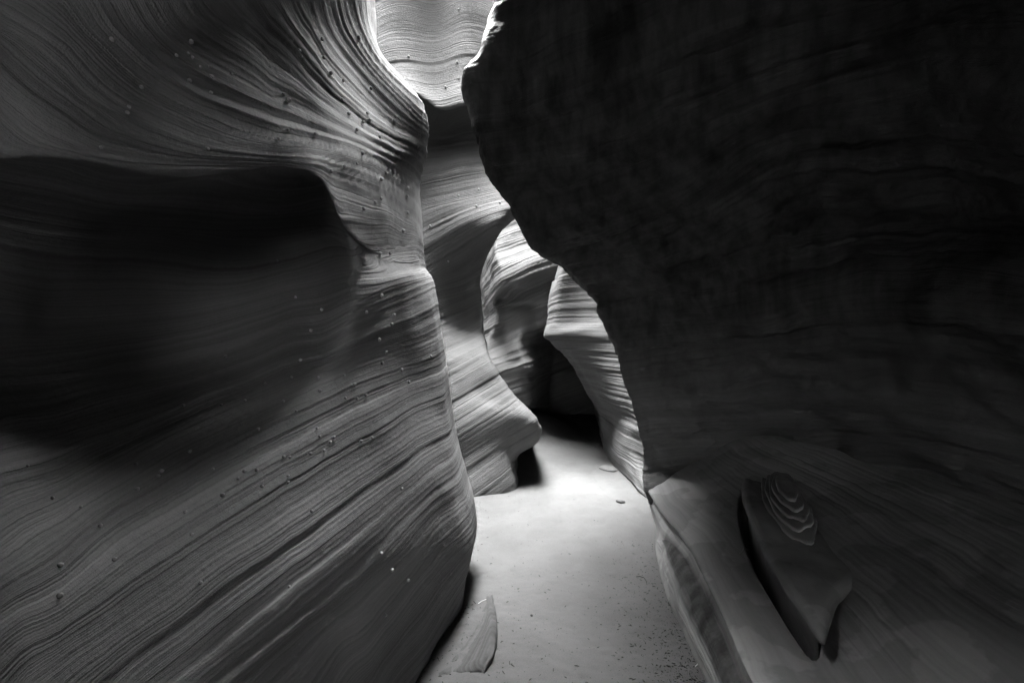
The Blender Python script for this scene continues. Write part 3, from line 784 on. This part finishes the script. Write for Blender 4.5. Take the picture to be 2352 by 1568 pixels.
# ------------------------------------------------------------------ sand floor
xs = np.concatenate([np.linspace(-60, -2.2, 12)[:-1], np.linspace(-2.2, 2.6, 360), np.linspace(2.6, 60, 12)[1:]])
ys = np.concatenate([np.linspace(-60, 0.8, 12)[:-1], np.linspace(0.8, 3.2, 300), np.linspace(3.2, 11, 300)[1:], np.linspace(11, 70, 12)[1:]])
XX, YY = np.meshgrid(xs, ys)
P0 = np.stack([XX, YY, np.zeros_like(XX)], axis=-1)
Z = 0.018 * fbm(P0 / 0.7, 3) + 0.015 * fbm(P0 / 0.15 + 4, 3) + 0.05 * noise3(P0 / 2.1 + 8)
Z = Z + 0.0035 * noise3(np.stack([XX / 0.16, YY / 0.05, 0 * XX], axis=-1) + 50) + 0.005 * fbm(P0 / 0.04 + 70, 2) + 0.4 * np.exp(-(((XX - 0.35) / 0.55) ** 2 + ((YY - 8.0) / 1.3) ** 2))
inside = (np.abs(XX) < 3) & (YY > 0.5) & (YY < 11.5)
Z = np.where(inside, Z, -0.02)
sand_me = grid_mesh("sand", np.stack([XX, YY, Z], axis=-1), {"strata": Z})
SAND = rock_material("sand", 0.1, band=0.0, speck=0.35, fine=20, bump=0.8, rough=0.95, spec=0.1)
sand = link("sand_ground", sand_me, SAND)
sand["kind"] = "structure"


def sand_point(px, py):
    d = CAM_Z * K / (py - 784.0)
    x = (px - 1176) / K * d
    for _ in range(3):
        z = sand_z(x, d)
        d = (CAM_Z - z) * K / (py - 784.0)
        x = (px - 1176) / K * d
    return np.array([x, d, z])


def sand_z(x, y):
    ix = np.clip(np.searchsorted(xs, x), 0, len(xs) - 1)
    iy = np.clip(np.searchsorted(ys, y), 0, len(ys) - 1)
    return Z[iy, ix]


# ------------------------------------------------------------------ tilted slab poking out of the sand
slab_rows = []
for up, pr, pl_ in ((0.004, (1126, 1372), (1112, 1385)), (0.016, (1131, 1405), (1092, 1440)), (0.026, (1134, 1440), (1066, 1478)), (0.028, (1133, 1475), (1042, 1505)), (0.022, (1127, 1508), (1018, 1532)), (0.008, (1110, 1538), (1000, 1550))):
    a, b = sand_point(*pr), sand_point(*pl_)
    slab_rows.append([('w', a[0] + 0.01, a[1], a[2] - 0.12), ('w', a[0] + 0.012, a[1], a[2] + 0.015), ('w', a[0], a[1], a[2] + up), ('w', a[0] - 0.02, a[1], a[2] + up + 0.006)]
                     + [('w', a[0] * (1 - f) + b[0] * f, a[1] * (1 - f) + b[1] * f, a[2] * (1 - f) + b[2] * f + up * (1 - f) - 0.012 * f) for f in (0.4, 0.75, 1.0)]
                     + [('w', b[0] - 0.06, b[1], b[2] - 0.1)])
f0, fl = slab_rows[0], slab_rows[-1]
slab_rows.insert(0, [('w', p[1], p[2] + 0.05, p[3] - 0.07) for p in f0])
slab_rows.append([('w', p[1] - 0.01, p[2] - 0.05, p[3] - 0.08) for p in fl])
Sl = Patch(slab_rows, 90, 110, flip=1)
Sl.S = Sl.G[..., 2] + 0.5 * Sl.G[..., 0] - 0.15 * Sl.G[..., 1]
Sl.weather(61, [(0.035, 0.009), (0.012, 0.005)], smooth=0.002, rough=0.003, rough_wl=0.03)
Sl.build("sandstone_slab", rock_material("slab_sandstone", 0.07, band=0.5, fine=90))
tag(Sl.obj, "small tilted slab of layered stone poking out of the sand beside the pale wall", "stone slab")


# ------------------------------------------------------------------ nodules on the walls
def lump(name, seed, squash=(1, 1, 1), amp=0.25, nu=10, nv=7):
    th = np.linspace(0, 2 * np.pi, nu, endpoint=False)
    ph = np.linspace(0.02, np.pi - 0.02, nv)
    T, Pp = np.meshgrid(th, ph)
    q = np.stack([np.sin(Pp) * np.cos(T), np.sin(Pp) * np.sin(T), np.cos(Pp)], axis=-1)
    q = q * (1 + amp * fbm(q * 1.3 + seed * 3.7, 2))[..., None] * np.array(squash)
    return grid_mesh(name, q, {"strata": q[..., 2] * 0.01}, closed_u=True)


def small_stone(name, base):
    m = bpy.data.materials.new(name)
    m.use_nodes = True
    nt = m.node_tree
    b = nt.nodes["Principled BSDF"]
    b.inputs["Roughness"].default_value = 0.9
    b.inputs["Specular IOR Level"].default_value = 0.15
    n = nt.nodes.new("ShaderNodeTexNoise")
    n.inputs["Scale"].default_value = 2.5
    n.inputs["Detail"].default_value = 5
    tc = nt.nodes.new("ShaderNodeTexCoord")
    nt.links.new(tc.outputs["Object"], n.inputs["Vector"])
    r = nt.nodes.new("ShaderNodeMapRange")
    r.inputs["To Min"].default_value = base * 0.7
    r.inputs["To Max"].default_value = base * 1.3
    nt.links.new(n.outputs["Fac"], r.inputs["Value"])
    c = nt.nodes.new("ShaderNodeCombineColor")
    for i in range(3):
        nt.links.new(r.outputs[0], c.inputs[i])
    nt.links.new(c.outputs[0], b.inputs["Base Color"])
    return m


NODULE = small_stone("nodule_stone", 0.32)
nod_meshes = [lump("stone_nodule", k) for k in range(5)]
for m_ in nod_meshes:
    m_.materials.append(NODULE)
nod = [(513, 185, 1.5), (875, 195, 1.4), (805, 258), (858, 247), (882, 268), (918, 310), (957, 305), (872, 370, 1.3), (970, 358), (1063, 338), (645, 402, 1.5), (967, 430), (594, 488), (583, 522, 1.3), (457, 675), (945, 683, 1.2),
       (1316, 598), (1445, 620), (1300, 437), (1325, 468, 1.8), (1275, 640), (1375, 232), (1385, 262), (1518, 340), (1570, 465), (1600, 528), (1638, 593), (1683, 525), (1700, 552), (1665, 565), (1810, 557), (1818, 540), (1745, 630),
       (1663, 700), (1635, 752), (1520, 790), (1580, 765), (1772, 795), (1748, 830), (1748, 912), (1718, 940), (1665, 960), (1870, 860), (1868, 895), (1850, 1065), (1870, 985), (1745, 1165), (1788, 1163), (1357, 1365), (1682, 1435),
       (1753, 1358), (1808, 1448), (1797, 1492), (1432, 1522), (1740, 1560), (1486, 1425), (1273, 1195), (1475, 182), (1485, 268), (1575, 370), (1700, 405), (1647, 178)]
nod3 = [(1772, 50), (1752, 98), (1380, 88), (1219, 196), (1340, 165), (1462, 170), (1577, 157), (1622, 198), (1465, 226), (1587, 260), (1636, 264), (1679, 243), (1874, 188), (1840, 130), (1126, 270), (1300, 275), (1357, 322), (1180, 405),
        (1453, 398), (1470, 435), (1538, 438), (1518, 463), (1425, 510), (1485, 500), (1298, 533), (1322, 533), (1178, 587), (1124, 597), (1087, 630), (1327, 612), (1318, 648), (1200, 664), (1020, 705, 1.3), (845, 783, 1.3), (877, 883),
        (623, 680, 1.2), (738, 598, 1.3), (727, 622), (624, 562), (365, 758), (459, 850, 1.2), (517, 1000, 1.3), (268, 1030, 1.5), (263, 1168, 1.8), (126, 570), (241, 720), (1655, 455), (1708, 440), (1750, 975), (1798, 1048), (1873, 1093),
        (1770, 1252), (1432, 780), (1330, 1130), (917, 1103), (1040, 72), (1975, 70), (868, 505), (973, 580), (1842, 678), (1015, 290), (838, 297)]
rnd = random.Random(4)
spots = [(A, p[0] / 2.0, p[1] / 2.0, p[2] if len(p) > 2 else 1.0, 3.9) for p in nod] + [(A, p[0] / 2.0, 784.5 + p[1] / 2.0, p[2] if len(p) > 2 else 1.0, 3.9) for p in nod3]
spots += [(C, x, y, 1.0, 2.4) for x, y in ((1052, 449), (1094, 474), (1149, 466), (1101, 436), (1025, 201), (1054, 181), (1056, 23), (936, 130), (1050, 144), (990, 520), (1030, 600))]
for pt, x, y, sz, rad in spots:
    p, nrm = pt.at_pixel(x, y)
    o = bpy.data.objects.new("stone_nodule", rnd.choice(nod_meshes))
    scene.collection.objects.link(o)
    r = rad * sz * p[1] / K * rnd.uniform(0.85, 1.15)
    o.scale = (r, r, r * 0.9)
    o.rotation_euler = (rnd.uniform(0, 6), rnd.uniform(0, 6), rnd.uniform(0, 6))
    o.location = Vector(p) + Vector(nrm) * r * 0.5
    o.parent = pt.obj

# ------------------------------------------------------------------ loose things on the sand and the shelf
def pebble(px, py, rpx, label, seed, squash=(1.15, 0.9, 0.6), mat=None, where=None):
    p = sand_point(px, py) if where is None else where.at_pixel(px, py)[0]
    r = rpx * p[1] / K
    me = lump("pebble", seed, squash, 0.3, 18, 12)
    o = link("pebble", me, mat or NODULE)
    o.scale = (r, r, r)
    o.rotation_euler = (0, 0, seed * 1.3)
    o.location = (p[0], p[1], p[2] + r * squash[2] * 0.45)
    tag(o, label, "pebble")
    return o


PALE = small_stone("pale_chip", 0.4)
GREYSTONE = small_stone("grey_pebble", 0.1)
DARKBIT = small_stone("dark_chip", 0.035)
pebble(1425, 1153, 9, "lone rounded pebble on the sand near the foot of the dark overhanging wall", 31, mat=GREYSTONE)
pebble(1398, 1078, 17, "half buried smooth stone at the edge of the black shadow on the sand", 32, (1.0, 1.3, 0.3), GREYSTONE)
pebble(1221, 1413, 3.0, "tiny dark pebble lying alone in the middle of the pale sand", 33, mat=DARKBIT)
pebble(1789, 1138, 3.5, "tiny pale chip on top of the stack of oval layers", 36, mat=PALE, where=Gs)


def twig(name, path, rad, label, cat, mat, patch=None):
    ring_n = 6
    P = []
    for x, y in path:
        p = sand_point(x, y) if patch is None else patch.at_pixel(x, y)[0]
        P.append(np.array(p) + np.array([0, 0, rad * 1.1]))
    P = np.array(P)
    rows = []
    for i, p in enumerate(P):
        t = P[min(i + 1, len(P) - 1)] - P[max(i - 1, 0)]
        t = t / np.linalg.norm(t)
        a = np.cross(t, [0, 0, 1.0])
        a /= np.linalg.norm(a)
        b = np.cross(a, t)
        rr = rad * (1 - 0.5 * i / len(P))
        rows.append([p + rr * (math.cos(q) * a + math.sin(q) * b) for q in np.linspace(0, 2 * math.pi, ring_n, endpoint=False)])
    me = grid_mesh(name, np.array(rows), {"strata": np.zeros((len(P), ring_n))}, closed_u=True)
    o = link(name, me, mat)
    tag(o, label, cat)


twig("twig", [(1098, 1387), (1106, 1381), (1113, 1378), (1121, 1375)], 0.003, "pale forked twig on the sand between the wall foot and the slab", "twig", PALE)
twig("twig", [(1462, 1325), (1470, 1324), (1479, 1327), (1485, 1336), (1486, 1343)], 0.0035, "hooked dark twig on the sand beside the shelf", "twig", DARKBIT)
twig("twig", [(1597, 1531), (1603, 1525), (1610, 1518)], 0.003, "short pale straw on the sand close to the shelf foot", "twig", PALE)
twig("straw", [(1700, 1271), (1704, 1266), (1708, 1261)], 0.004, "pale bit of straw lying on the shelf beside the block", "straw", PALE, Gs)
pebble(1716, 1262, 4.5, "pale crumbled chip on the shelf next to the bit of straw", 37, mat=PALE, where=Gs)

# leaf litter and grit: far too many to count
rg = np.random.RandomState(12)
V, Fc = [], []
for k in range(2200):
    q = rg.rand()
    if q < 0.5:
        y = 1568 - 330 * rg.rand() ** 1.3
        xe = np.interp(y, [1190, 1270, 1360, 1450, 1568], [1500, 1509, 1528, 1568, 1620])
        x = xe - abs(rg.normal()) * 70
    elif q < 0.68:
        y = 1380 + 190 * rg.rand()
        xe = np.interp(y, [1370, 1568], [1062, 915])
        x = xe + abs(rg.normal()) * 28
    else:
        y = 1130 + 440 * rg.rand() ** 0.8
        x = np.interp(y, [1130, 1568], [1100, 950]) + rg.rand() * np.interp(y, [1130, 1568], [370, 650])
    p = sand_point(x, y)
    sz = (0.0012 + 0.004 * rg.rand() ** 3)
    ln = sz * (1 + 2.5 * rg.rand() ** 2)
    a = rg.rand() * 6.28
    ca, sa = math.cos(a), math.sin(a)
    base = len(V)
    for dx, dy, dz in ((-ln, -sz * .5, 0), (ln, -sz * .5, 0), (ln * .7, sz * .5, 0), (-ln * .8, sz * .5, 0), (0.1 * ln, 0, sz * 0.9)):
        V.append((p[0] + dx * ca - dy * sa, p[1] + dx * sa + dy * ca, p[2] + 0.0008 + dz))
    Fc += [(base, base + 1, base + 4), (base + 1, base + 2, base + 4), (base + 2, base + 3, base + 4), (base + 3, base, base + 4)]
me = bpy.data.meshes.new("sand_debris")
me.from_pydata(V, [], Fc)
dbo = link("sand_debris", me, DARKBIT)
tag(dbo, "scattered dark grit and leaf litter on the pale sand", "debris", kind="stuff")
